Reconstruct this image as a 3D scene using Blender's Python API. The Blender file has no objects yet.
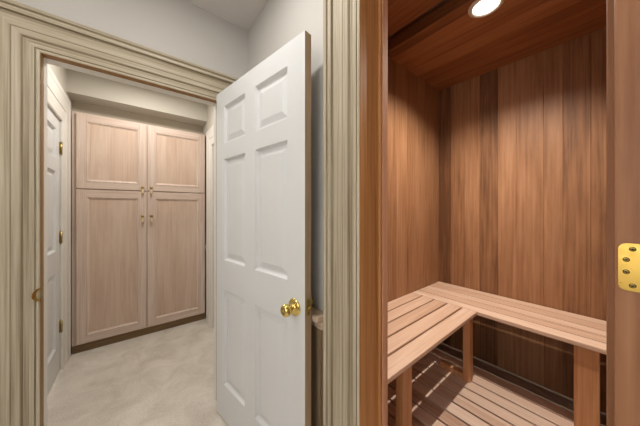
import bpy, bmesh, math, random
from mathutils import Vector, Matrix

S = bpy.context.scene
COL = S.collection
random.seed(7)
PI = math.pi

# ------------------------------------------------------------------ camera, world, lights, exposure
YAW = 0.6739                       # camera turned from +Y towards +X
FPX = 234.17
cd = bpy.data.cameras.new('camera')
cam = bpy.data.objects.new('camera', cd)
COL.objects.link(cam)
cam.location = (0, 0, 1.28)
cam.rotation_euler = (PI / 2, 0, -YAW)
cd.sensor_width = 36.0
cd.sensor_fit = 'HORIZONTAL'
cd.lens = 36.0 * FPX / 640.0
cd.shift_y = -4.2 / 640.0
cd.clip_start = 0.02
S.camera = cam

S.view_settings.view_transform = 'Standard'
S.view_settings.look = 'None'
S.view_settings.exposure = 0.0
S.view_settings.gamma = 1.0
S.view_settings.use_curve_mapping = False

wd = bpy.data.worlds.new('world')
S.world = wd
wd.use_nodes = True
wd.node_tree.nodes['Background'].inputs[0].default_value = (1.0, 0.975, 0.94, 1)
wd.node_tree.nodes['Background'].inputs[1].default_value = 4.6

ROOM_LAMP_W = 7.5
HALL_LAMP_W = 11.5
SAUNA_LAMP_W = 132.0


def lamp(name, kind, loc, watts, size, color):
    l = bpy.data.lights.new(name, kind)
    l.energy = watts
    l.color = color
    o = bpy.data.objects.new(name, l)
    o.location = loc
    COL.objects.link(o)
    if kind == 'AREA':
        l.shape = 'DISK'
        l.size = size
    else:
        l.shadow_soft_size = size
    return o


lamp('room_lamp', 'AREA', (0.10, 0.84, 2.540), ROOM_LAMP_W, 0.14, (1.0, 0.965, 0.91))
lamp('hall_lamp', 'AREA', (0.12, 2.35, 2.478), HALL_LAMP_W, 0.22, (1.0, 0.95, 0.88))
lamp('fill_lamp', 'AREA', (-1.15, 0.80, 2.540), 8.0, 0.36, (1.0, 0.97, 0.93))  # added unseen lamp, fills the door and the sauna casing
sl = lamp('sauna_lamp', 'SPOT', (1.545, 0.445, 2.398), SAUNA_LAMP_W, 0.008, (1.0, 0.93, 0.84))
sl.data.spot_size = math.radians(142)
sl.data.spot_blend = 1.0


# ------------------------------------------------------------------ materials
def srgb(r, g, b):
    def f(c):
        c /= 255.0
        return c / 12.92 if c <= 0.04045 else ((c + 0.055) / 1.055) ** 2.4
    return (f(r), f(g), f(b), 1.0)


def new_mat(name):
    m = bpy.data.materials.new(name)
    m.use_nodes = True
    nt = m.node_tree
    return m, nt, nt.nodes['Principled BSDF']


def N(nt, kind, **kw):
    n = nt.nodes.new(kind)
    for k, v in kw.items():
        setattr(n, k, v)
    return n


def wood(name, dark, mid, light, axis='Z', rough=0.5, tone=0.0, across=14.0, fine=90.0, bump=0.04,
         figure=0.6, spec=0.35, distort=0.9):
    """procedural wood; grain runs along `axis`; per-face float 'tone' (-1..1) varies whole boards."""
    m, nt, bs = new_mat(name)
    L = nt.links.new
    tc = N(nt, 'ShaderNodeTexCoord')
    oi = N(nt, 'ShaderNodeObjectInfo')
    at = N(nt, 'ShaderNodeAttribute', attribute_name='tone')
    sm = N(nt, 'ShaderNodeMath', operation='MULTIPLY_ADD')
    L(at.outputs['Fac'], sm.inputs[0])
    sm.inputs[1].default_value = 13.7
    rm = N(nt, 'ShaderNodeMath', operation='MULTIPLY')
    L(oi.outputs['Random'], rm.inputs[0])
    rm.inputs[1].default_value = 31.0
    L(rm.outputs[0], sm.inputs[2])
    ad = N(nt, 'ShaderNodeVectorMath', operation='ADD')
    L(tc.outputs['Object'], ad.inputs[0])
    L(sm.outputs[0], ad.inputs[1])
    ai = 'XYZ'.index(axis)

    def mapped(ac, al):
        mp = N(nt, 'ShaderNodeMapping')
        sc = [ac] * 3
        sc[ai] = al
        mp.inputs['Scale'].default_value = sc
        L(ad.outputs[0], mp.inputs['Vector'])
        return mp
    a = mapped(across, 1.1)
    n1 = N(nt, 'ShaderNodeTexNoise')
    n1.inputs['Scale'].default_value = 1.0
    n1.inputs['Detail'].default_value = 5.0
    n1.inputs['Roughness'].default_value = 0.62
    n1.inputs['Distortion'].default_value = distort
    L(a.outputs[0], n1.inputs['Vector'])
    b = mapped(fine, 2.2)
    n2 = N(nt, 'ShaderNodeTexNoise')
    n2.inputs['Scale'].default_value = 1.0
    n2.inputs['Detail'].default_value = 3.0
    L(b.outputs[0], n2.inputs['Vector'])
    mx = N(nt, 'ShaderNodeMix', data_type='FLOAT')
    mx.inputs[0].default_value = 1.0 - figure
    L(n1.outputs['Fac'], mx.inputs[2])
    L(n2.outputs['Fac'], mx.inputs[3])
    tm = N(nt, 'ShaderNodeMath', operation='MULTIPLY_ADD')
    L(at.outputs['Fac'], tm.inputs[0])
    tm.inputs[1].default_value = tone
    L(mx.outputs[0], tm.inputs[2])
    cr = N(nt, 'ShaderNodeValToRGB')
    el = cr.color_ramp.elements
    el[0].position = 0.28
    el[0].color = dark
    el[1].position = 0.72
    el[1].color = light
    e = el.new(0.5)
    e.color = mid
    L(tm.outputs[0], cr.inputs['Fac'])
    L(cr.outputs['Color'], bs.inputs['Base Color'])
    bs.inputs['Roughness'].default_value = rough
    bs.inputs['Specular IOR Level'].default_value = spec
    bp = N(nt, 'ShaderNodeBump')
    bp.inputs['Strength'].default_value = bump * 4
    bp.inputs['Distance'].default_value = 0.004
    L(n2.outputs['Fac'], bp.inputs['Height'])
    L(bp.outputs['Normal'], bs.inputs['Normal'])
    return m


def paint(name, c, rough=0.5, var=0.02, bump=0.05, scale=60.0, spec=0.3):
    m, nt, bs = new_mat(name)
    L = nt.links.new
    tc = N(nt, 'ShaderNodeTexCoord')
    n = N(nt, 'ShaderNodeTexNoise')
    n.inputs['Scale'].default_value = 3.0
    n.inputs['Detail'].default_value = 3.0
    L(tc.outputs['Object'], n.inputs['Vector'])
    cr = N(nt, 'ShaderNodeValToRGB')
    cr.color_ramp.elements[0].position = 0.3
    cr.color_ramp.elements[1].position = 0.7
    cr.color_ramp.elements[0].color = [max(0, v * (1 - var)) for v in c[:3]] + [1]
    cr.color_ramp.elements[1].color = [min(1, v * (1 + var)) for v in c[:3]] + [1]
    L(n.outputs['Fac'], cr.inputs['Fac'])
    L(cr.outputs['Color'], bs.inputs['Base Color'])
    bs.inputs['Roughness'].default_value = rough
    bs.inputs['Specular IOR Level'].default_value = spec
    n2 = N(nt, 'ShaderNodeTexNoise')
    n2.inputs['Scale'].default_value = scale
    n2.inputs['Detail'].default_value = 2.0
    L(tc.outputs['Object'], n2.inputs['Vector'])
    bp = N(nt, 'ShaderNodeBump')
    bp.inputs['Strength'].default_value = bump
    bp.inputs['Distance'].default_value = 0.002
    L(n2.outputs['Fac'], bp.inputs['Height'])
    L(bp.outputs['Normal'], bs.inputs['Normal'])
    return m


def carpet():
    m, nt, bs = new_mat('carpet')
    L = nt.links.new
    tc = N(nt, 'ShaderNodeTexCoord')
    big = N(nt, 'ShaderNodeTexNoise')
    big.inputs['Scale'].default_value = 5.0
    big.inputs['Detail'].default_value = 4.0
    big.inputs['Roughness'].default_value = 0.65
    big.inputs['Distortion'].default_value = 0.6
    sm = N(nt, 'ShaderNodeTexNoise')
    sm.inputs['Scale'].default_value = 150.0
    sm.inputs['Detail'].default_value = 3.0
    for n in (big, sm):
        L(tc.outputs['Object'], n.inputs['Vector'])
    mx = N(nt, 'ShaderNodeMix', data_type='FLOAT')
    mx.inputs[0].default_value = 0.5
    L(big.outputs['Fac'], mx.inputs[2])
    L(sm.outputs['Fac'], mx.inputs[3])
    cr = N(nt, 'ShaderNodeValToRGB')
    cr.color_ramp.elements[0].position = 0.32
    cr.color_ramp.elements[0].color = srgb(188, 178, 166)
    cr.color_ramp.elements[1].position = 0.68
    cr.color_ramp.elements[1].color = srgb(236, 229, 219)
    L(mx.outputs[0], cr.inputs['Fac'])
    L(cr.outputs['Color'], bs.inputs['Base Color'])
    bs.inputs['Roughness'].default_value = 0.95
    bs.inputs['Specular IOR Level'].default_value = 0.1
    bp = N(nt, 'ShaderNodeBump')
    bp.inputs['Strength'].default_value = 0.5
    bp.inputs['Distance'].default_value = 0.006
    L(mx.outputs[0], bp.inputs['Height'])
    L(bp.outputs['Normal'], bs.inputs['Normal'])
    return m


def metal(name, c, rough=0.2):
    m, nt, bs = new_mat(name)
    L = nt.links.new
    tc = N(nt, 'ShaderNodeTexCoord')
    n = N(nt, 'ShaderNodeTexNoise')
    n.inputs['Scale'].default_value = 90.0
    L(tc.outputs['Object'], n.inputs['Vector'])
    mr = N(nt, 'ShaderNodeMapRange')
    mr.inputs['To Min'].default_value = rough * 0.7
    mr.inputs['To Max'].default_value = rough * 1.4
    L(n.outputs['Fac'], mr.inputs['Value'])
    L(mr.outputs['Result'], bs.inputs['Roughness'])
    bs.inputs['Base Color'].default_value = c
    bs.inputs['Metallic'].default_value = 1.0
    return m


def emit(name, c, s):
    m, nt, bs = new_mat(name)
    bs.inputs['Base Color'].default_value = c
    bs.inputs['Emission Color'].default_value = c
    bs.inputs['Emission Strength'].default_value = s
    return m


M = {}
M['wall'] = paint('wall_paint', srgb(199, 196, 191), 0.75)
M['ceiling'] = paint('ceiling_paint', srgb(218, 213, 209), 0.85)
M['hall_wall'] = paint('hall_wall_paint', srgb(206, 201, 190), 0.75)
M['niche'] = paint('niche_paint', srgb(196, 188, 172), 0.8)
M['trim'] = paint('white_trim_paint', srgb(226, 223, 216), 0.4)
M['door'] = paint('white_door_paint', srgb(216, 217, 217), 0.38)
M['carpet'] = carpet()
M['slab'] = paint('bare_floor_slab', srgb(150, 132, 118), 0.8)
PK = (srgb(138, 124, 100), srgb(178, 166, 143), srgb(206, 197, 177))
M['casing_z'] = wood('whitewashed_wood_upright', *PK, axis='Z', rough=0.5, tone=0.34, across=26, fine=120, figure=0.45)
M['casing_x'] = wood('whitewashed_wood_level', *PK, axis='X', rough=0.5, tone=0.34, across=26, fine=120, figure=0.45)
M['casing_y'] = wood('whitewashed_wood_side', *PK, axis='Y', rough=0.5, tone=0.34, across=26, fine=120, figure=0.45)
M['stained'] = wood('orange_stained_wood', srgb(104, 74, 38), srgb(146, 106, 58), srgb(172, 128, 76), axis='Z', rough=0.45)
M['edge'] = wood('bare_door_edge_wood', srgb(152, 130, 102), srgb(180, 158, 130), srgb(198, 178, 150), axis='Z', rough=0.6)
M['rail_wood'] = wood('brown_rail_wood', srgb(150, 128, 106), srgb(186, 164, 142), srgb(210, 190, 170), axis='Y', rough=0.5)
M['panel_wood'] = wood('brown_wainscot_wood', srgb(120, 100, 78), srgb(150, 128, 102), srgb(170, 148, 122), axis='Z', rough=0.5)
OK = (srgb(190, 164, 148), srgb(213, 192, 178), srgb(226, 210, 198))
M['oak_z'] = wood('pickled_oak_upright', *OK, axis='Z', rough=0.4, across=16, fine=130, figure=0.45)
M['oak_x'] = wood('pickled_oak_level', *OK, axis='X', rough=0.4, across=16, fine=130, figure=0.45)
M['oak_panel'] = wood('pickled_oak_panel', srgb(190, 160, 140), srgb(208, 182, 163), srgb(220, 199, 183), axis='Z', rough=0.4,
                      across=9, fine=90, figure=0.6)
M['kick'] = wood('brown_kick_wood', srgb(96, 74, 50), srgb(122, 98, 68), srgb(140, 116, 84), axis='X', rough=0.6)
CD = (srgb(100, 66, 42), srgb(147, 104, 71), srgb(174, 130, 95))
M['cedar_z'] = wood('cedar_upright', *CD, axis='Z', rough=0.5, tone=0.23, across=5, fine=70, figure=0.55, distort=0.35)
M['cedar_ceiling'] = wood('cedar_ceiling_boards', srgb(100, 60, 32), srgb(142, 90, 54), srgb(168, 114, 74), axis='Y', rough=0.45, tone=0.26, across=9, fine=80, figure=0.6)
BN = (srgb(186, 148, 122), srgb(212, 178, 152), srgb(230, 202, 180))
M['bench_x'] = wood('pale_cedar_slats_across', *BN, axis='X', rough=0.5, tone=0.25, across=16, fine=110, figure=0.65)
M['bench_y'] = wood('pale_cedar_slats_along', *BN, axis='Y', rough=0.5, tone=0.25, across=16, fine=110, figure=0.65)
M['post'] = wood('cedar_post', srgb(158, 106, 66), srgb(194, 140, 96), srgb(214, 164, 120), axis='Z', rough=0.5, across=14)
M['jamb_orange'] = wood('stained_fir_jamb', srgb(148, 100, 56), srgb(192, 138, 86), srgb(210, 158, 106), axis='Z', rough=0.5, spec=0.2, across=20, fine=120, figure=0.4)
M['jamb_pink'] = wood('pink_cedar_jamb', spec=0.12, *(srgb(182, 130, 98), srgb(208, 158, 126), srgb(222, 178, 148)), axis='Z', rough=0.65, across=12, fine=90)
M['jamb_brown'] = wood('brown_cedar_jamb', srgb(122, 80, 53), srgb(154, 108, 78), srgb(174, 128, 96), axis='Z', rough=0.5, across=9, fine=80, spec=0.2)
M['deck'] = wood('duckboard_cedar', srgb(180, 144, 122), srgb(206, 174, 152), srgb(222, 196, 176), axis='Y', rough=0.55, tone=0.2, across=16, fine=110)
M['brass'] = metal('polished_brass', srgb(228, 204, 124), 0.16)
M['brass_gold'] = metal('golden_brass', srgb(186, 152, 76), 0.3)
M['brass_dull'] = metal('aged_brass', srgb(168, 148, 90), 0.3)
M['screw'] = metal('dark_screw_metal', srgb(108, 92, 52), 0.35)
M['hole'] = paint('dark_recess', srgb(30, 24, 18), 0.8)
M['drop'] = paint('ivory_drop', srgb(214, 190, 150), 0.3)
M['lens'] = emit('lamp_lens', (1.0, 0.97, 0.90, 1), 6.0)
M['ring'] = paint('lamp_trim_enamel', srgb(214, 204, 190), 0.35)


# ------------------------------------------------------------------ mesh helpers
def link(name, bm, mats, parent=None, loc=(0, 0, 0), rotz=0.0, smooth=False):
    me = bpy.data.meshes.new(name)
    bmesh.ops.recalc_face_normals(bm, faces=bm.faces)
    bm.to_mesh(me)
    bm.free()
    if not isinstance(mats, (list, tuple)):
        mats = [mats]
    for m in mats:
        me.materials.append(m)
    if smooth:
        for p in me.polygons:
            p.use_smooth = True
    o = bpy.data.objects.new(name, me)
    COL.objects.link(o)
    o.location = loc
    o.rotation_euler = (0, 0, rotz)
    if parent:
        o.parent = parent
    return o


def tag(o, label, cat, group=None, kind=None):
    o['label'] = label
    o['category'] = cat
    if group:
        o['group'] = group
    if kind:
        o['kind'] = kind
    return o


def struct(o, label, cat):
    return tag(o, label, cat, kind='structure')


def thing(name, label, cat, loc=(0, 0, 0), rotz=0.0, group=None, kind=None):
    o = bpy.data.objects.new(name, None)
    o.empty_display_size = 0.1
    COL.objects.link(o)
    o.location = loc
    o.rotation_euler = (0, 0, rotz)
    return tag(o, label, cat, group, kind)


def box(bm, a, b, bev=0.0, mi=0, tone=None):
    x0, y0, z0 = a
    x1, y1, z1 = b
    vs = [bm.verts.new(p) for p in ((x0, y0, z0), (x1, y0, z0), (x1, y1, z0), (x0, y1, z0),
                                     (x0, y0, z1), (x1, y0, z1), (x1, y1, z1), (x0, y1, z1))]
    fs = [bm.faces.new([vs[i] for i in q]) for q in
          ((3, 2, 1, 0), (4, 5, 6, 7), (0, 1, 5, 4), (1, 2, 6, 5), (2, 3, 7, 6), (3, 0, 4, 7))]
    ly = bm.faces.layers.float.get('tone') if tone is not None else None
    if ly is not None:
        for f in fs:
            f[ly] = tone
    for f in fs:
        f.material_index = mi
    if bev > 0:
        es = list({e for f in fs for e in f.edges})
        r = bmesh.ops.bevel(bm, geom=es, offset=bev, segments=2, profile=0.5, affect='EDGES')
        fs = list(set([f for f in fs if f.is_valid] + r['faces']))
    for f in fs:
        f.material_index = mi
    if ly is not None:
        for f in fs:
            if f.is_valid:
                f[ly] = tone
    return fs


def one_box(name, a, b, mat, parent=None, bev=0.002):
    bm = bmesh.new()
    box(bm, a, b, bev)
    return link(name, bm, mat, parent)


def lathe(bm, prof, mat4, seg=24, mi=0):
    """prof: [(radius, height)], turned about local Z then moved by mat4"""
    rings = []
    for r, h in prof:
        if r < 1e-6:
            rings.append([bm.verts.new(mat4 @ Vector((0, 0, h)))])
        else:
            rings.append([bm.verts.new(mat4 @ Vector((r * math.cos(2 * PI * k / seg), r * math.sin(2 * PI * k / seg), h)))
                          for k in range(seg)])
    for a, b in zip(rings, rings[1:]):
        for k in range(seg):
            k2 = (k + 1) % seg
            if len(a) == 1 and len(b) > 1:
                f = bm.faces.new((a[0], b[k2], b[k]))
            elif len(b) == 1 and len(a) > 1:
                f = bm.faces.new((a[k], a[k2], b[0]))
            elif len(a) > 1:
                f = bm.faces.new((a[k], a[k2], b[k2], b[k]))
            else:
                continue
            f.material_index = mi
            f.smooth = True


def along(v):
    """rotation taking local Z to v"""
    return Vector((0, 0, 1)).rotation_difference(Vector(v)).to_matrix().to_4x4()


def wall_with_opening(bm, axis, p0, p1, u0, u1, z1, o0, o1, oz, z0=0.0):
    """wall slab on plane axis from p0 to p1 thick, spanning u0..u1, opening o0..o1 up to oz"""
    def bx(ua, ub, za, zb):
        if axis == 'Y':
            box(bm, (ua, p0, za), (ub, p1, zb))
        else:
            box(bm, (p0, ua, za), (p1, ub, zb))
    bx(u0, o0, z0, z1)
    bx(o1, u1, z0, z1)
    bx(o0, o1, oz, z1)


# ------------------------------------------------------------------ dimensions
YW = 1.634         # wall with the white doorway (faces -Y)
YH = 1.71         # its hall side
XW = 0.646         # wall with the sauna opening (faces -X)
XS = 0.776        # sauna side of that wall
DX0, DX1, DZ = -0.325, 0.434, 1.985      # doorway
SY0, SY1, SZ = 0.002, 0.5610, 2.26       # sauna opening
ZC = 2.553
SX1, SYL, SYR, SZC = 2.315, 1.055, -0.26, 2.42

# ------------------------------------------------------------------ room shell
bm = bmesh.new()
box(bm, (-1.4, -0.9, -0.05), (XW, YW, 0))
box(bm, (-0.56, YW, -0.05), (0.80, 3.60, 0))
struct(link('floor', bm, M['carpet']), 'beige cut pile carpet running through the doorway to the tall cabinet', 'floor')

bm = bmesh.new()
box(bm, (-1.45, -0.9, ZC), (XS, YW + 0.05, ZC + 0.06))
ceil = struct(link('ceiling', bm, M['ceiling']), 'plain off white ceiling above the open white door', 'ceiling')
bm = bmesh.new()
box(bm, (-0.62, YH, 2.49), (0.82, 3.62, 2.56))
ceil2 = struct(link('ceiling_hall', bm, M['hall_wall']), 'cream ceiling of the closet beyond the doorway', 'ceiling')

bm = bmesh.new()
wall_with_opening(bm, 'Y', YW, YH, -1.45, XS, ZC, DX0 - 0.012, DX1 + 0.012, DZ + 0.012)
struct(link('wall_back', bm, M['wall']), 'pale grey wall above and around the pickled wood doorway', 'wall')
bm = bmesh.new()
wall_with_opening(bm, 'X', XW, XS - 0.025, -0.9, YW, ZC, SY0 - 0.03, SY1 + 0.02, SZ + 0.02)
struct(link('wall_right', bm, M['wall']), 'pale grey wall between the open door and the sauna opening', 'wall')
bm = bmesh.new()
WY0, WY1, WZ0, WZ1 = -0.80, 0.30, 0.85, 2.20           # unseen window opening, added so world light fills the room
box(bm, (-1.45, -0.9, 0), (-1.39, WY0, ZC))
box(bm, (-1.45, WY1, 0), (-1.39, YW, ZC))
box(bm, (-1.45, WY0, 0), (-1.39, WY1, WZ0))
box(bm, (-1.45, WY0, WZ1), (-1.39, WY1, ZC))
struct(link('wall_left', bm, M['wall']), 'pale grey side wall of the room', 'wall')

bm = bmesh.new()
for (a, b) in (((WY0, WZ0), (WY1, WZ0 + 0.05)), ((WY0, WZ1 - 0.05), (WY1, WZ1)), ((WY0, WZ0), (WY0 + 0.05, WZ1)), ((WY1 - 0.05, WZ0), (WY1, WZ1)),
               ((WY0, 1.50), (WY1, 1.54))):
    box(bm, (-1.44, a[0], a[1]), (-1.40, b[0], b[1]), 0.004)
struct(link('fill_window', bm, M['trim']), 'unseen white window frame added in the side wall for fill light', 'window')
bm = bmesh.new()
box(bm, (-1.45, -0.96, 0), (XS, -0.90, ZC))
struct(link('wall_front', bm, M['wall']), 'pale grey wall behind the viewer', 'wall')
# hall beyond the doorway
HXL, HXR, YN = -0.445, 0.67, 2.93
bm = bmesh.new()
wall_with_opening(bm, 'X', HXL - 0.08, HXL, YH, 3.62, 2.49, 1.90, 2.715, 1.975)
struct(link('wall_hall_left', bm, M['hall_wall']), 'cream left wall of the closet above a white door', 'wall')
bm = bmesh.new()
wall_with_opening(bm, 'X', HXR, HXR + 0.08, YH, 3.62, 2.49, 1.95, 2.69, 1.965)
struct(link('wall_hall_right', bm, M['hall_wall']), 'cream right wall of the closet beside the tall cabinet', 'wall')
bm = bmesh.new()
box(bm, (HXR + 0.08, YH, 0), (HXR + 0.12, 3.0, 2.3))
struct(link('wall_hall_side', bm, M['hall_wall']), 'cream wall seen past the white casing', 'wall')
bm = bmesh.new()
box(bm, (HXL, YN, 2.289), (HXR, 3.155, 2.49))
struct(link('wall_header', bm, M['hall_wall']), 'cream boxed header above the tall cabinet niche', 'header')
bm = bmesh.new()
box(bm, (HXL, 3.56, 0), (HXR, 3.62, 2.49))
box(bm, (HXL, 3.15, 2.142), (HXR, 3.565, 2.291))
struct(link('wall_hall_back', bm, M['niche']), 'shaded taupe wall at the back of the cabinet niche', 'wall')

# ------------------------------------------------------------------ casings (mitred mouldings)
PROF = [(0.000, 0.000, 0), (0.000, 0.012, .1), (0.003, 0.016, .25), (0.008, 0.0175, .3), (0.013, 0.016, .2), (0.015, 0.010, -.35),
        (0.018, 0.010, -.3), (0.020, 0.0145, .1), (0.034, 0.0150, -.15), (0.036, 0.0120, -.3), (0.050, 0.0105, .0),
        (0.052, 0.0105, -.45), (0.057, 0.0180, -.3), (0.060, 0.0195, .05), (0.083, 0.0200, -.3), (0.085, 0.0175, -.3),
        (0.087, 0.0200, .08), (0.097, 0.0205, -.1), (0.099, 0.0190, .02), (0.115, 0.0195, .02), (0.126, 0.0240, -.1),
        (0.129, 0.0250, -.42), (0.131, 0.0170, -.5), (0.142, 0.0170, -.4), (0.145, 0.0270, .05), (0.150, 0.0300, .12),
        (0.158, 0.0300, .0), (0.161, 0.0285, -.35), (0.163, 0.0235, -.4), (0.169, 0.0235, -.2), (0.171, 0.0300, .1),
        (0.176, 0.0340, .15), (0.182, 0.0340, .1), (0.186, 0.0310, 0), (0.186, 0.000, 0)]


def casing(name, plane, axis, o0, o1, oz, mats, reveal=0.0, left=True, right=True, prof=PROF, sign=-1):
    """U-shaped moulding round an opening o0..o1 high oz; axis 'Y': on plane Y=plane, facing sign*Y"""
    bm = bmesh.new()
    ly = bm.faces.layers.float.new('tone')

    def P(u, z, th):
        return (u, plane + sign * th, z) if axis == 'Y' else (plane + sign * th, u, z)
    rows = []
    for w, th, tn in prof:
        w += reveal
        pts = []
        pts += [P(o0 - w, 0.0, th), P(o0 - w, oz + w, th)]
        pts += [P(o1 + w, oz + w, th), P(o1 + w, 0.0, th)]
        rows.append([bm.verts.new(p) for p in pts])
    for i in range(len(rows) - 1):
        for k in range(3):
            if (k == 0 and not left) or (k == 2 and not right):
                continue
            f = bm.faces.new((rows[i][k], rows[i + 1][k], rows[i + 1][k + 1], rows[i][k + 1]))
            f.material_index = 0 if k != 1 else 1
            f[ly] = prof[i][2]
    bmesh.ops.delete(bm, geom=[v for v in bm.verts if not v.link_faces], context='VERTS')
    return link(name, bm, mats)


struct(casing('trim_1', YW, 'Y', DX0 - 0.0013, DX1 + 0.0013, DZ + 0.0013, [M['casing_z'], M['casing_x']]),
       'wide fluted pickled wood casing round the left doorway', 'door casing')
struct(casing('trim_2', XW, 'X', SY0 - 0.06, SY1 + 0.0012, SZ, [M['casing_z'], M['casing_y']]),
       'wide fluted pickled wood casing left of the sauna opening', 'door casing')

# doorway jamb: stained wood, then the white inner jamb
bm = bmesh.new()
for (a, b, w) in ((YW - 0.0175, YW, 0.0012),):
    box(bm, (DX0 - w, a, 0), (DX0, b, DZ), mi=0)
    box(bm, (DX1, a, 0), (DX1 + w, b, DZ), mi=0)
    box(bm, (DX0 - w, a, DZ), (DX1 + w, b, DZ + w), mi=0)
for (a, b, mi) in ((YW, 1.655, 0), (1.655, YH + 0.002, 1)):
    ex = 0.0 if mi == 0 else 0.001
    box(bm, (DX0 - 0.012, a, 0), (DX0 + ex, b, DZ), mi=mi)
    box(bm, (DX1 - ex, a, 0), (DX1 + 0.012, b, DZ), mi=mi)
    box(bm, (DX0 - 0.012, a, DZ - ex), (DX1 + 0.012, b, DZ + 0.012), mi=mi)
struct(link('trim_3', bm, [M['stained'], M['trim']]), 'orange stained and white jamb lining the left doorway', 'door jamb')

# sauna opening: left jamb with stop, right jamb, head
bm = bmesh.new()
box(bm, (0.6285, SY1, 0), (0.646, SY1 + 0.0011, SZ), mi=0)
box(bm, (0.646, SY1, 0), (XS, SY1 + 0.02, SZ), 0.0008, mi=0)
box(bm, (0.735, SY1 - 0.009, 0), (0.746, SY1 + 0.004, SZ), 0.0015, mi=0)
box(bm, (0.746, SY1 - 0.011, 0), (XS + 0.003, SY1 + 0.004, SZ), 0.002, mi=1)
struct(link('trim_4', bm, [M['jamb_orange'], M['jamb_pink']]), 'reddish cedar jamb with door stop left of the sauna', 'door jamb')
bm = bmesh.new()
box(bm, (0.620, -0.062, 0), (XS - 0.06, -0.001, SZ), 0.003, mi=0)
box(bm, (XS - 0.06, -0.05, 0), (XS + 0.003, 0.0082, SZ), 0.002, mi=0)
struct(link('trim_5', bm, M['jamb_brown']), 'cedar jamb at the right edge carrying a brass hinge', 'door jamb')
bm = bmesh.new()
box(bm, (0.630, SY0, SZ - 0.001), (XS + 0.003, SY1 + 0.01, SZ + 0.02), 0.001)
struct(link('trim_6', bm, M['jamb_orange']), 'cedar head jamb over the sauna opening', 'door jamb')

# ledge and wainscot between the open door and the sauna casing
bm = bmesh.new()
box(bm, (XW - 0.066, 0.746, 0.815), (XW, YW - 0.04, 0.838), 0.005)
box(bm, (XW - 0.040, 0.746, 0.775), (XW, YW - 0.04, 0.817), 0.008)
struct(link('trim_7', bm, M['rail_wood']), 'brown wooden ledge behind the open white door', 'wall ledge')
bm = bmesh.new()
box(bm, (XW - 0.014, 0.748, 0.0), (XW, YW - 0.04, 0.776), 0.001)
for y in (0.78, 0.98, 1.18, 1.38):
    box(bm, (XW - 0.022, y, 0.0), (XW - 0.013, y + 0.06, 0.776), 0.002)
struct(link('trim_8', bm, M['panel_wood']), 'brown wood wainscot below the ledge behind the open door', 'wainscot')

# hall door casings, chair rail end, base
WP = [(0, 0, 0), (0, .010, 0), (.006, .014, 0), (.014, .012, 0), (.016, .009, 0), (.055, .012, 0), (.075, .012, 0), (.078, .016, 0),
      (.10, .018, 0), (.145, .019, 0), (.15, .022, 0), (.172, .024, 0), (.178, .022, 0), (.18, 0, 0)]
WPL = [(w * 1.3, t, n) for w, t, n in WP]
struct(casing('trim_9', HXL, 'X', 1.90, 2.715, 1.975, [M['trim'], M['trim']], prof=WPL, sign=1, left=False),
       'white moulded casing round the closet side door', 'door casing')
struct(casing('trim_10', HXR, 'X', 1.95, 2.69, 1.965, [M['trim'], M['trim']], prof=WP, sign=-1, left=False),
       'white moulded casing right of the tall cabinet', 'door casing')
bm = bmesh.new()
box(bm, (HXR - 0.022, 2.872, 0.83), (HXR, 2.958, 0.856), 0.004)
box(bm, (HXR - 0.012, 2.872, 0.80), (HXR, 2.958, 0.832), 0.003)
struct(link('trim_11', bm, M['trim']), 'short end of white chair rail beside the tall cabinet', 'chair rail')

# ------------------------------------------------------------------ panelled doors
def panel_door(w, h, th, cols, rows, mat_face, mat_edge):
    """slab in local x 0..w, y 0..th (faces at y=0 and y=th), raised panels both sides"""
    bm = bmesh.new()
    us = [0] + [v for c in cols for v in c] + [w]
    zs = [0] + [v for r in rows for v in r] + [h]
    steps = [(0.0, 0.0), (0.003, 0.004), (0.008, 0.014), (0.012, 0.0170), (0.018, 0.0170), (0.046, 0.0080), (0.050, 0.0080)]

    for side in (0, 1):
        def Y(d):
            return d if side == 0 else th - d
        for i in range(len(us) - 1):
            for j in range(len(zs) - 1):
                u0, u1, z0, z1 = us[i], us[i + 1], zs[j], zs[j + 1]
                if i % 2 == 1 and j % 2 == 1:
                    rings = []
                    for ins, d in steps:
                        rings.append([bm.verts.new(p) for p in ((u0 + ins, Y(d), z0 + ins), (u1 - ins, Y(d), z0 + ins),
                                                                (u1 - ins, Y(d), z1 - ins), (u0 + ins, Y(d), z1 - ins))])
                    for a, b in zip(rings, rings[1:]):
                        for k in range(4):
                            bm.faces.new((a[k], a[(k + 1) % 4], b[(k + 1) % 4], b[k]))
                    bm.faces.new(rings[-1])
                else:
                    bm.faces.new([bm.verts.new(p) for p in ((u0, Y(0), z0), (u1, Y(0), z0), (u1, Y(0), z1), (u0, Y(0), z1))])
    bmesh.ops.remove_doubles(bm, verts=bm.verts, dist=1e-5)
    ring = [(0, 0), (w, 0), (w, h), (0, h)]
    for k in range(4):
        a, b = ring[k], ring[(k + 1) % 4]
        f = bm.faces.new([bm.verts.new(p) for p in ((a[0], 0, a[1]), (b[0], 0, b[1]), (b[0], th, b[1]), (a[0], th, a[1]))])
        f.material_index = 1
    bmesh.ops.remove_doubles(bm, verts=bm.verts, dist=1e-5)
    return bm


def knob_bm(direction):
    bm = bmesh.new()
    m4 = along(direction)
    lathe(bm, [(0.0, 0.0), (0.036, 0.0), (0.0365, 0.003), (0.032, 0.007), (0.022, 0.010), (0.013, 0.013), (0.0115, 0.020),
               (0.0125, 0.027), (0.018, 0.031), (0.0235, 0.038), (0.0252, 0.047), (0.0240, 0.055), (0.0190, 0.061),
               (0.0110, 0.0635), (0.0095, 0.0625), (0.0, 0.0625)], m4, 32)
    return bm


# open white door: hinge edge near the doorway's right jamb, free edge towards the camera
A = Vector((0.4119, 1.5626, 0.010))
ang = math.atan2(0.7727 - 1.5626, 0.53995 - 0.41188)
dr = thing('door_1', 'open white six panel door with a brass knob', 'door', A, ang, kind='structure')
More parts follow.
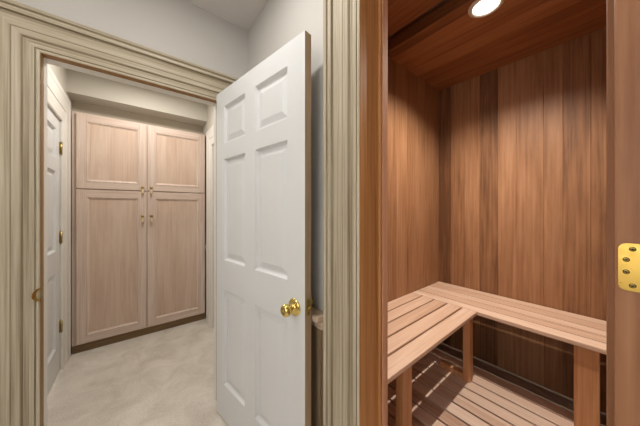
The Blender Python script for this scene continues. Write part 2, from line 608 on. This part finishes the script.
# local x runs from hinge to free edge, local -y... visible face looks left (local -Y), thickness goes to +Y
COLS = [(0.100, 0.340), (0.437, 0.690)]
ROWS = [(0.212, 0.786), (0.962, 1.569), (1.662, 1.889)]
slab = panel_door(0.80, 1.988, 0.036, COLS, ROWS, None, None)
link('door_panel', slab, [M['door'], M['edge']], dr)
kn = link('door_knob', knob_bm((0, -1, 0)), M['brass'], dr, smooth=True)
kn.location = (0.738, 0.0005, 0.858)
kn['label'] = 'polished brass round knob on the near face'
kn2 = link('door_knob', knob_bm((0, 1, 0)), M['brass'], dr, smooth=True)
kn2.location = (0.738, 0.0355, 0.858)
# latch plate on the free edge
bm = bmesh.new()
box(bm, (0.7995, 0.007, 0.833), (0.8015, 0.030, 0.902), 0.0008)
lp = link('latch_plate', bm, M['brass_dull'], dr)
lp['label'] = 'brass latch plate on the bare wood edge'
bm = bmesh.new()
box(bm, (0.801, 0.011, 0.861), (0.811, 0.026, 0.875), 0.002)
link('latch_bolt', bm, M['brass'], lp)
for z in (0.843, 0.892):
    bm = bmesh.new()
    lathe(bm, [(0.0, 0.0), (0.0042, 0.0), (0.0036, 0.0012), (0, 0.0014)], Matrix.Translation((0.8014, 0.0185, z)) @ along((1, 0, 0)), 12)
    link('screw', bm, M['screw'], lp)
for z in (0.18, 0.98, 1.80):
    bm = bmesh.new()
    lathe(bm, [(0, 0), (0.006, 0), (0.006, 0.09), (0, 0.09)], Matrix.Translation((-0.004, 0.041, z)), 12)
    box(bm, (-0.0015, 0.004, z), (0.0003, 0.040, z + 0.09))
    link('hinge', bm, M['brass_dull'], dr)

# strike plate on the doorway's left jamb
st = thing('strike_plate', 'small brass strike plate on the left doorway jamb', 'strike plate', (DX0, YW - 0.018, 0.893))
bm = bmesh.new()
box(bm, (-0.0005, 0.002, -0.028), (0.0012, 0.030, 0.028), 0.0004)
link('plate', bm, M['brass_dull'], st)
bm = bmesh.new()
K = 12
out, inn = [], []
for k in range(K + 1):
    a = -PI / 2 + PI * k / K
    out.append((0.0240 * math.cos(a), 0.030 * math.sin(a)))
    inn.append((0.0120 * math.cos(a), 0.024 * math.sin(a)))


def lip(u, v, dy):
    return bm.verts.new((-u - 0.001, -0.003 + dy - 0.5 * u, v))


rows = [[lip(u, v, dy) for u, v in arc] for arc, dy in ((out, 0), (inn, 0), (inn, 0.0025), (out, 0.0025))]
for r in range(4):
    p, q = rows[r], rows[(r + 1) % 4]
    for k in range(K):
        bm.faces.new((p[k], p[k + 1], q[k + 1], q[k]))
bm.faces.new([rows[r][0] for r in range(4)])
bm.faces.new([rows[r][K] for r in range(4)])
link('lip', bm, M['brass'], st)
for z in (-0.019, 0.019):
    bm = bmesh.new()
    lathe(bm, [(0.0, 0.0), (0.004, 0.0), (0.003, 0.001), (0, 0.0012)], Matrix.Translation((0.001, 0.016, z)) @ along((1, 0, 0)), 10)
    link('screw', bm, M['screw'], st)

# closet side door (closed, left)
d2 = thing('door_2', 'closed white panelled door in the closet left wall', 'door', (-0.450, 2.712, 0.012), -PI / 2, kind='structure')
# local x runs towards the camera (-Y); local +y points to +X, so the seen face is at y=0.035
link('door_panel', panel_door(0.808, 1.961, 0.035, [(0.11, 0.35), (0.458, 0.698)], [(0.212, 0.786), (0.95, 1.55), (1.65, 1.87)], None, None),
     [M['door'], M['door']], d2, loc=(0, -0.035, 0))
for z in (0.30, 1.00, 1.70):
    bm = bmesh.new()
    lathe(bm, [(0, -0.008), (0.003, -0.006), (0.004, 0), (0.008, 0), (0.008, 0.09), (0.004, 0.09), (0.003, 0.096), (0, 0.098)],
          Matrix.Translation((0.0, 0.008, z)), 14)
    box(bm, (0.001, 0.0, z), (0.016, 0.002, z + 0.09), 0.0005)
    link('hinge', bm, M['brass_dull'], d2)

# ------------------------------------------------------------------ tall cabinet
cx0, cx1, cy = -0.420, 0.655, 2.962
cab = thing('cabinet', 'tall built in pickled oak cabinet with four panelled doors', 'cabinet', (0.111, cy, 0))
lx0, lx1 = cx0 - 0.111, cx1 - 0.111
ZT = 2.14
bm = bmesh.new()
box(bm, (lx0, 0.0, 0.07), (lx1, 0.58, ZT), 0.001)
link('carcass', bm, M['oak_z'], cab)
bm = bmesh.new()
box(bm, (lx0 + 0.002, 0.004, 0.0), (lx1 - 0.002, 0.10, 0.070), 0.001)
kk = link('toe_kick', bm, M['kick'], cab)
kk['label'] = 'brown toe kick along the carpet'


def cab_door(name, x0, x1, z0, z1, hinge_left, pull_z):
    d = thing_part(name, cab, (x0, 0, z0))
    w, h, t, fw = x1 - x0, z1 - z0, 0.020, 0.060
    one_box('stile', (0, -t, 0), (fw, -0.0005, h), M['oak_z'], d, 0.0025)
    one_box('stile', (w - fw, -t, 0), (w, -0.0005, h), M['oak_z'], d, 0.0025)
    one_box('rail', (fw, -t, 0), (w - fw, -0.0005, fw), M['oak_x'], d, 0.0025)
    one_box('rail', (fw, -t, h - fw), (w - fw, -0.0005, h), M['oak_x'], d, 0.0025)
    # inner bead and panel
    bm = bmesh.new()
    steps = [(0.0, -t + 0.002), (0.004, -t - 0.002), (0.010, -t - 0.001), (0.016, -t + 0.006), (0.022, -t + 0.009), (0.024, -t + 0.012)]
    rings = []
    for ins, y in steps:
        rings.append([bm.verts.new(p) for p in ((fw + ins, y, fw + ins), (w - fw - ins, y, fw + ins),
                                                (w - fw - ins, y, h - fw - ins), (fw + ins, y, h - fw - ins))])
    for a, b in zip(rings, rings[1:]):
        for k in range(4):
            bm.faces.new((a[k], a[(k + 1) % 4], b[(k + 1) % 4], b[k]))
    link('bead', bm, M['oak_z'], d)
    bm = bmesh.new()
    i = 0.022
    box(bm, (fw + i, -t + 0.011, fw + i), (w - fw - i, -0.001, h - fw - i))
    link('panel', bm, M['oak_panel'], d)
    # drop pull
    px = w - 0.032 if hinge_left else 0.032
    m4 = Matrix.Translation((px, -t, pull_z - z0)) @ along((0, -1, 0))
    bm = bmesh.new()
    lathe(bm, [(0, 0), (0.0125, 0), (0.0125, 0.002), (0.006, 0.005), (0.005, 0.012), (0.0085, 0.016), (0.0095, 0.020), (0.006, 0.024), (0, 0.0245)], m4, 16)
    m5 = Matrix.Translation((px, -t - 0.016, pull_z - z0 - 0.012)) @ along((0, 0, -1))
    lathe(bm, [(0, -0.006), (0.003, -0.004), (0.003, 0.004), (0.0075, 0.014), (0.0105, 0.030), (0.0115, 0.042), (0.009, 0.050), (0, 0.053)], m5, 14, mi=1)
    pl = link('pull', bm, [M['brass_dull'], M['drop']], d, smooth=True)
    pl['label'] = 'brass rosette with a pale drop'
    return d


def thing_part(name, parent, loc):
    o = bpy.data.objects.new(name, None)
    o.empty_display_size = 0.05
    COL.objects.link(o)
    o.parent = parent
    o.location = loc
    return o


mid = 0.0
cab_door('door', lx0 + 0.030, mid - 0.003, 1.462, ZT - 0.010, True, 1.492)
cab_door('door', mid + 0.003, lx1 - 0.006, 1.462, ZT - 0.010, False, 1.492)
cab_door('door', lx0 + 0.030, mid - 0.003, 0.082, 1.452, True, 1.205)
cab_door('door', mid + 0.003, lx1 - 0.006, 0.082, 1.452, False, 1.205)

# ------------------------------------------------------------------ sauna shell
def planks(name, axis_u, u0, u1, widths, fixed, depth, zr, mat, tones=None, bev=0.0025, horizontal=False):
    """row of boards along axis_u ('X' or 'Y') between u0,u1; fixed = (near, far) on the other axis; zr = (z0, z1)"""
    bm = bmesh.new()
    bm.faces.layers.float.new('tone')
    u, k = u0, 0
    while u < u1 - 1e-4:
        w = widths[k % len(widths)]
        v = min(u + w, u1)
        if u1 - v < 0.02:
            v = u1
        tn = tones[k % len(tones)] if tones else random.uniform(-0.9, 0.9)
        if axis_u == 'X':
            box(bm, (u, fixed[0], zr[0]), (v, fixed[1], zr[1]), bev, tone=tn)
        else:
            box(bm, (fixed[0], u, zr[0]), (fixed[1], v, zr[1]), bev, tone=tn)
        u = v
        k += 1
    return link(name, bm, mat)


BS = [SYR, -0.10, 0.024, 0.09, 0.216, 0.313, 0.469, 0.584, 0.713, 0.83, 0.943, SYL]
BTN = [.1, -.1, -.15, -.3, .1, .25, .35, -.55, .15, 0.0, -.85]
struct(planks('wall_sauna_back', 'Y', SYR, SYL, [q - p for p, q in zip(BS, BS[1:])], (SX1, SX1 + 0.022), 0, (0, SZC + 0.02), M['cedar_z'],
               tones=BTN), 'back sauna wall of upright cedar boards', 'wall')
struct(planks('wall_sauna_left', 'X', XS - 0.02, SX1 + 0.03, [0.13, 0.15, 0.17, 0.13, 0.14], (SYL, SYL + 0.02), 0, (0, 2.56), M['cedar_z'],
               tones=[.2, -.2, .3, .1, .45, -.1, .35, .15, .3, .05]), 'left sauna wall of upright cedar boards', 'wall')
struct(planks('wall_sauna_right', 'X', XS - 0.02, SX1 + 0.03, [0.14], (SYR - 0.02, SYR), 0, (0, 2.56), M['cedar_z']),
       'right sauna wall of upright cedar boards', 'wall')
bm = bmesh.new()
bm.faces.layers.float.new('tone')
for (ya, yb, za, zb) in ((SYR, -0.04, 0, 2.55), (SY1 + 0.021, SYL, 0, 2.55), (-0.04, SY1 + 0.021, SZ + 0.021, 2.55)):
    box(bm, (XS - 0.024, ya, za), (XS, yb, zb), 0.001, tone=random.uniform(-.5, .5))
struct(link('wall_sauna_front', bm, M['cedar_z']), 'front sauna wall of upright cedar boards', 'wall')

# ceiling: lowered part over the benches, higher part by the door
XSTEP = 1.46
bm = bmesh.new()
bm.faces.layers.float.new('tone')
x = XSTEP
tt = [-.5, .35, .1, .3, -.2, .2, -.05, .3, .1]
k = 0
for w in (0.07, 0.13, 0.13, 0.13, 0.13, 0.13, 0.135):
    box(bm, (x, SYR, SZC), (min(x + w, SX1), SYL, SZC + 0.02), 0.0025, tone=tt[k])
    x += w
    k += 1
box(bm, (XSTEP - 0.018, SYR, SZC - 0.001), (XSTEP, SYL, SZC + 0.075), 0.002, tone=-0.3)
x = XS
k = 0
for w in (0.12, 0.13, 0.13, 0.13, 0.13):
    box(bm, (x, SYR, SZC + 0.075), (min(x + w, XSTEP), SYL, SZC + 0.095), 0.0025, tone=(.2, .45, .1, .5, .2)[k])
    x += w
    k += 1
box(bm, (XS - 0.02, SYR - 0.02, 2.53), (SX1 + 0.03, SYL + 0.02, 2.56), tone=0)
struct(link('ceiling_sauna', bm, M['cedar_ceiling']), 'cedar board sauna ceiling with a lowered part round the round light', 'ceiling')
bm = bmesh.new()
box(bm, (XS - 0.02, SYR - 0.02, -0.05), (SX1 + 0.02, SYL + 0.02, 0))
struct(link('floor_sauna', bm, M['slab']), 'shadowed sauna floor under the duckboard', 'floor')
bm = bmesh.new()
box(bm, (XW, SY0 - 0.03, -0.05), (XS - 0.02, SY1 + 0.02, 0.012), 0.002)
struct(link('trim_12', bm, M['jamb_orange']), 'cedar threshold of the sauna opening', 'threshold')

# ------------------------------------------------------------------ duckboard
DZ1 = 0.11
db = thing('duckboard', 'slatted cedar duckboard covering the sauna floor', 'floor board', (1.4, 0.4, 0))
bm = bmesh.new()
bm.faces.layers.float.new('tone')
x = 1.977
while x > 0.86:
    box(bm, (x - 0.081 - 1.4, SYR + 0.012 - 0.4, DZ1 - 0.022), (x - 1.4, SYL - 0.012 - 0.4, DZ1), 0.003, tone=random.uniform(-.7, .7))
    x -= 0.0935
link('slats', bm, M['deck'], db)
for y in (SYR + 0.05, 0.15, 0.55, SYL - 0.09):
    bm = bmesh.new()
    box(bm, (0.86 - 1.4, y - 0.4, 0.0), (1.97 - 1.4, y + 0.045 - 0.4, DZ1 - 0.022), 0.002)
    link('runner', bm, M['kick'], db)

# ------------------------------------------------------------------ benches
BZ, BT = 0.58, 0.023
BX = 1.828                                   # front edge of the back bench
BY = 0.578                                   # front edge of the left bench

bb = thing('sauna_bench', 'pale cedar slatted bench along the back sauna wall', 'bench', (2.07, 0.4, DZ1))
def LB(a, b, o):
    return tuple(a[i] - o[i] for i in range(3)), tuple(b[i] - o[i] for i in range(3))
O = (2.07, 0.4, DZ1)
bm = bmesh.new()
bm.faces.layers.float.new('tone')
x = BX
for w, tn in ((0.091, .35), (0.086, -.1), (0.086, .25), (0.086, -.25), (0.084, .1)):
    a, b = LB((x, SYR + 0.004, BZ - BT), (min(x + w, SX1 - 0.006), SYL - 0.004, BZ), O)
    box(bm, a, b, 0.002, tone=tn)
    x += w + 0.0115
link('seat', bm, M['bench_y'], bb)
bm = bmesh.new()
a, b = LB((SX1 - 0.020, SYR + 0.01, BZ - BT - 0.06), (SX1 - 0.002, SYL - 0.01, BZ - BT), O)
box(bm, a, b, 0.002)
link('wall_rail', bm, M['post'], bb)
bm = bmesh.new()
a, b = LB((1.845, 0.042, DZ1), (1.883, 0.132, BZ - BT), O)
box(bm, a, b, 0.002)
link('leg', bm, M['post'], bb)

O = (1.3, 0.8, DZ1)
lb = thing('sauna_bench', 'shorter pale cedar bench with five wide slats along the left sauna wall', 'bench', O)
bm = bmesh.new()
bm.faces.layers.float.new('tone')
ys = [BY, 0.672, 0.770, 0.866, 0.963, SYL + 0.006]
for k in range(5):
    a, b = LB((XS + 0.006, ys[k] + (0.0 if k == 0 else 0.005), BZ - BT), (BX - 0.004, ys[k + 1] - 0.007, BZ), O)
    box(bm, a, b, 0.003, tone=(.35, .1, -.35, .15, -.1)[k])
link('seat', bm, M['bench_x'], lb)
for x in (0.985, 1.40, 1.775):
    bm = bmesh.new()
    a, b = LB((x, BY + 0.065, BZ - BT - 0.06), (x + 0.036, SYL - 0.01, BZ - BT), O)
    box(bm, a, b, 0.002)
    link('cross_rail', bm, M['post'], lb)
for (x0, x1, y0, y1) in ((0.965, 1.042, 0.600, 0.638), (1.764, 1.821, 0.600, 0.643)):
    bm = bmesh.new()
    a, b = LB((x0, y0, DZ1), (x1, y1, BZ - BT), O)
    box(bm, a, b, 0.002)
    link('leg', bm, M['post'], lb)
bm = bmesh.new()
a, b = LB((1.775, 0.643, DZ1), (1.812, 0.80, DZ1 + 0.036), O)
box(bm, a, b, 0.002)
link('foot_rail', bm, M['post'], lb)

# ------------------------------------------------------------------ lamps
rl = thing('recessed_light', 'round lit recessed light in the cedar sauna ceiling', 'ceiling light', (1.545, 0.445, SZC))
bm = bmesh.new()
lathe(bm, [(0.062, 0.0), (0.062, -0.004), (0.066, -0.010), (0.076, -0.010), (0.084, -0.004), (0.085, 0.0)], Matrix.Identity(4), 40)
link('trim_ring', bm, M['ring'], rl, smooth=True)
bm = bmesh.new()
lathe(bm, [(0.0, -0.0075), (0.03, -0.0065), (0.058, -0.0035), (0.0635, -0.002)], Matrix.Identity(4), 40)
link('lens', bm, M['lens'], rl, smooth=True)

for nm, par, (x, y, z), r in (('lamp_ring', ceil, (0.10, 0.84, ZC), 0.075), ('lamp_ring', ceil, (-1.15, 0.80, ZC), 0.185), ('lamp_ring', ceil2, (0.12, 2.35, 2.49), 0.115)):  # the widest ring dresses the added fill lamp
    bm = bmesh.new()
    lathe(bm, [(r, 0.0), (r, -0.006), (r + 0.006, -0.010), (r + 0.018, -0.008), (r + 0.022, 0.0)], Matrix.Translation((x, y, z)), 36)
    link(nm, bm, M['trim'], par, smooth=True)

# ------------------------------------------------------------------ hinge leaf on the right sauna jamb
hg = thing('hinge_leaf', 'brass hinge leaf with four screws on the right cedar jamb', 'hinge', (0.620, -0.005, 1.187))
H2 = 0.0378
bm = bmesh.new()
pts = []
R_ = 0.009
for k in range(9):
    a = PI / 2 * k / 8
    pts.append((-R_ + R_ * math.cos(a), -(-H2 + R_) + R_ * math.sin(a)))
top = pts                                     # from right-most side up to the top (towards -Y)
bot = [(y, -z) for y, z in reversed(top)]
outl = bot + top + [(-0.036, H2), (-0.036, -H2)]
fa = [bm.verts.new((-0.0022, y, z)) for y, z in outl]
fb = [bm.verts.new((0.0, y, z)) for y, z in outl]
bm.faces.new(fa)
bm.faces.new(fb)
for k in range(len(outl)):
    k2 = (k + 1) % len(outl)
    bm.faces.new((fa[k], fa[k2], fb[k2], fb[k]))
link('leaf', bm, M['brass_gold'], hg)
bm = bmesh.new()
lathe(bm, [(0, -H2), (0.005, -H2), (0.005, H2), (0, H2)], Matrix.Translation((-0.004, -0.040, 0)), 16)
link('knuckle', bm, M['brass'], hg, smooth=True)
for (y, z) in ((-0.0142, 0.029), (-0.0080, 0.0115), (-0.0080, -0.008), (-0.0142, -0.029)):
    bm = bmesh.new()
    m4 = Matrix.Translation((-0.0022, y, z)) @ along((-1, 0, 0))
    lathe(bm, [(0.0037, 0.0), (0.0037, 0.0003), (0.0030, 0.0003)], m4, 16, mi=1)
    lathe(bm, [(0.0030, 0.0003), (0.0027, 0.0009), (0.0014, 0.0011)], m4, 16, mi=0)
    lathe(bm, [(0.0014, 0.0011), (0.0, 0.0009)], m4, 16, mi=1)
    link('screw', bm, [M['brass_dull'], M['hole']], hg, smooth=True)
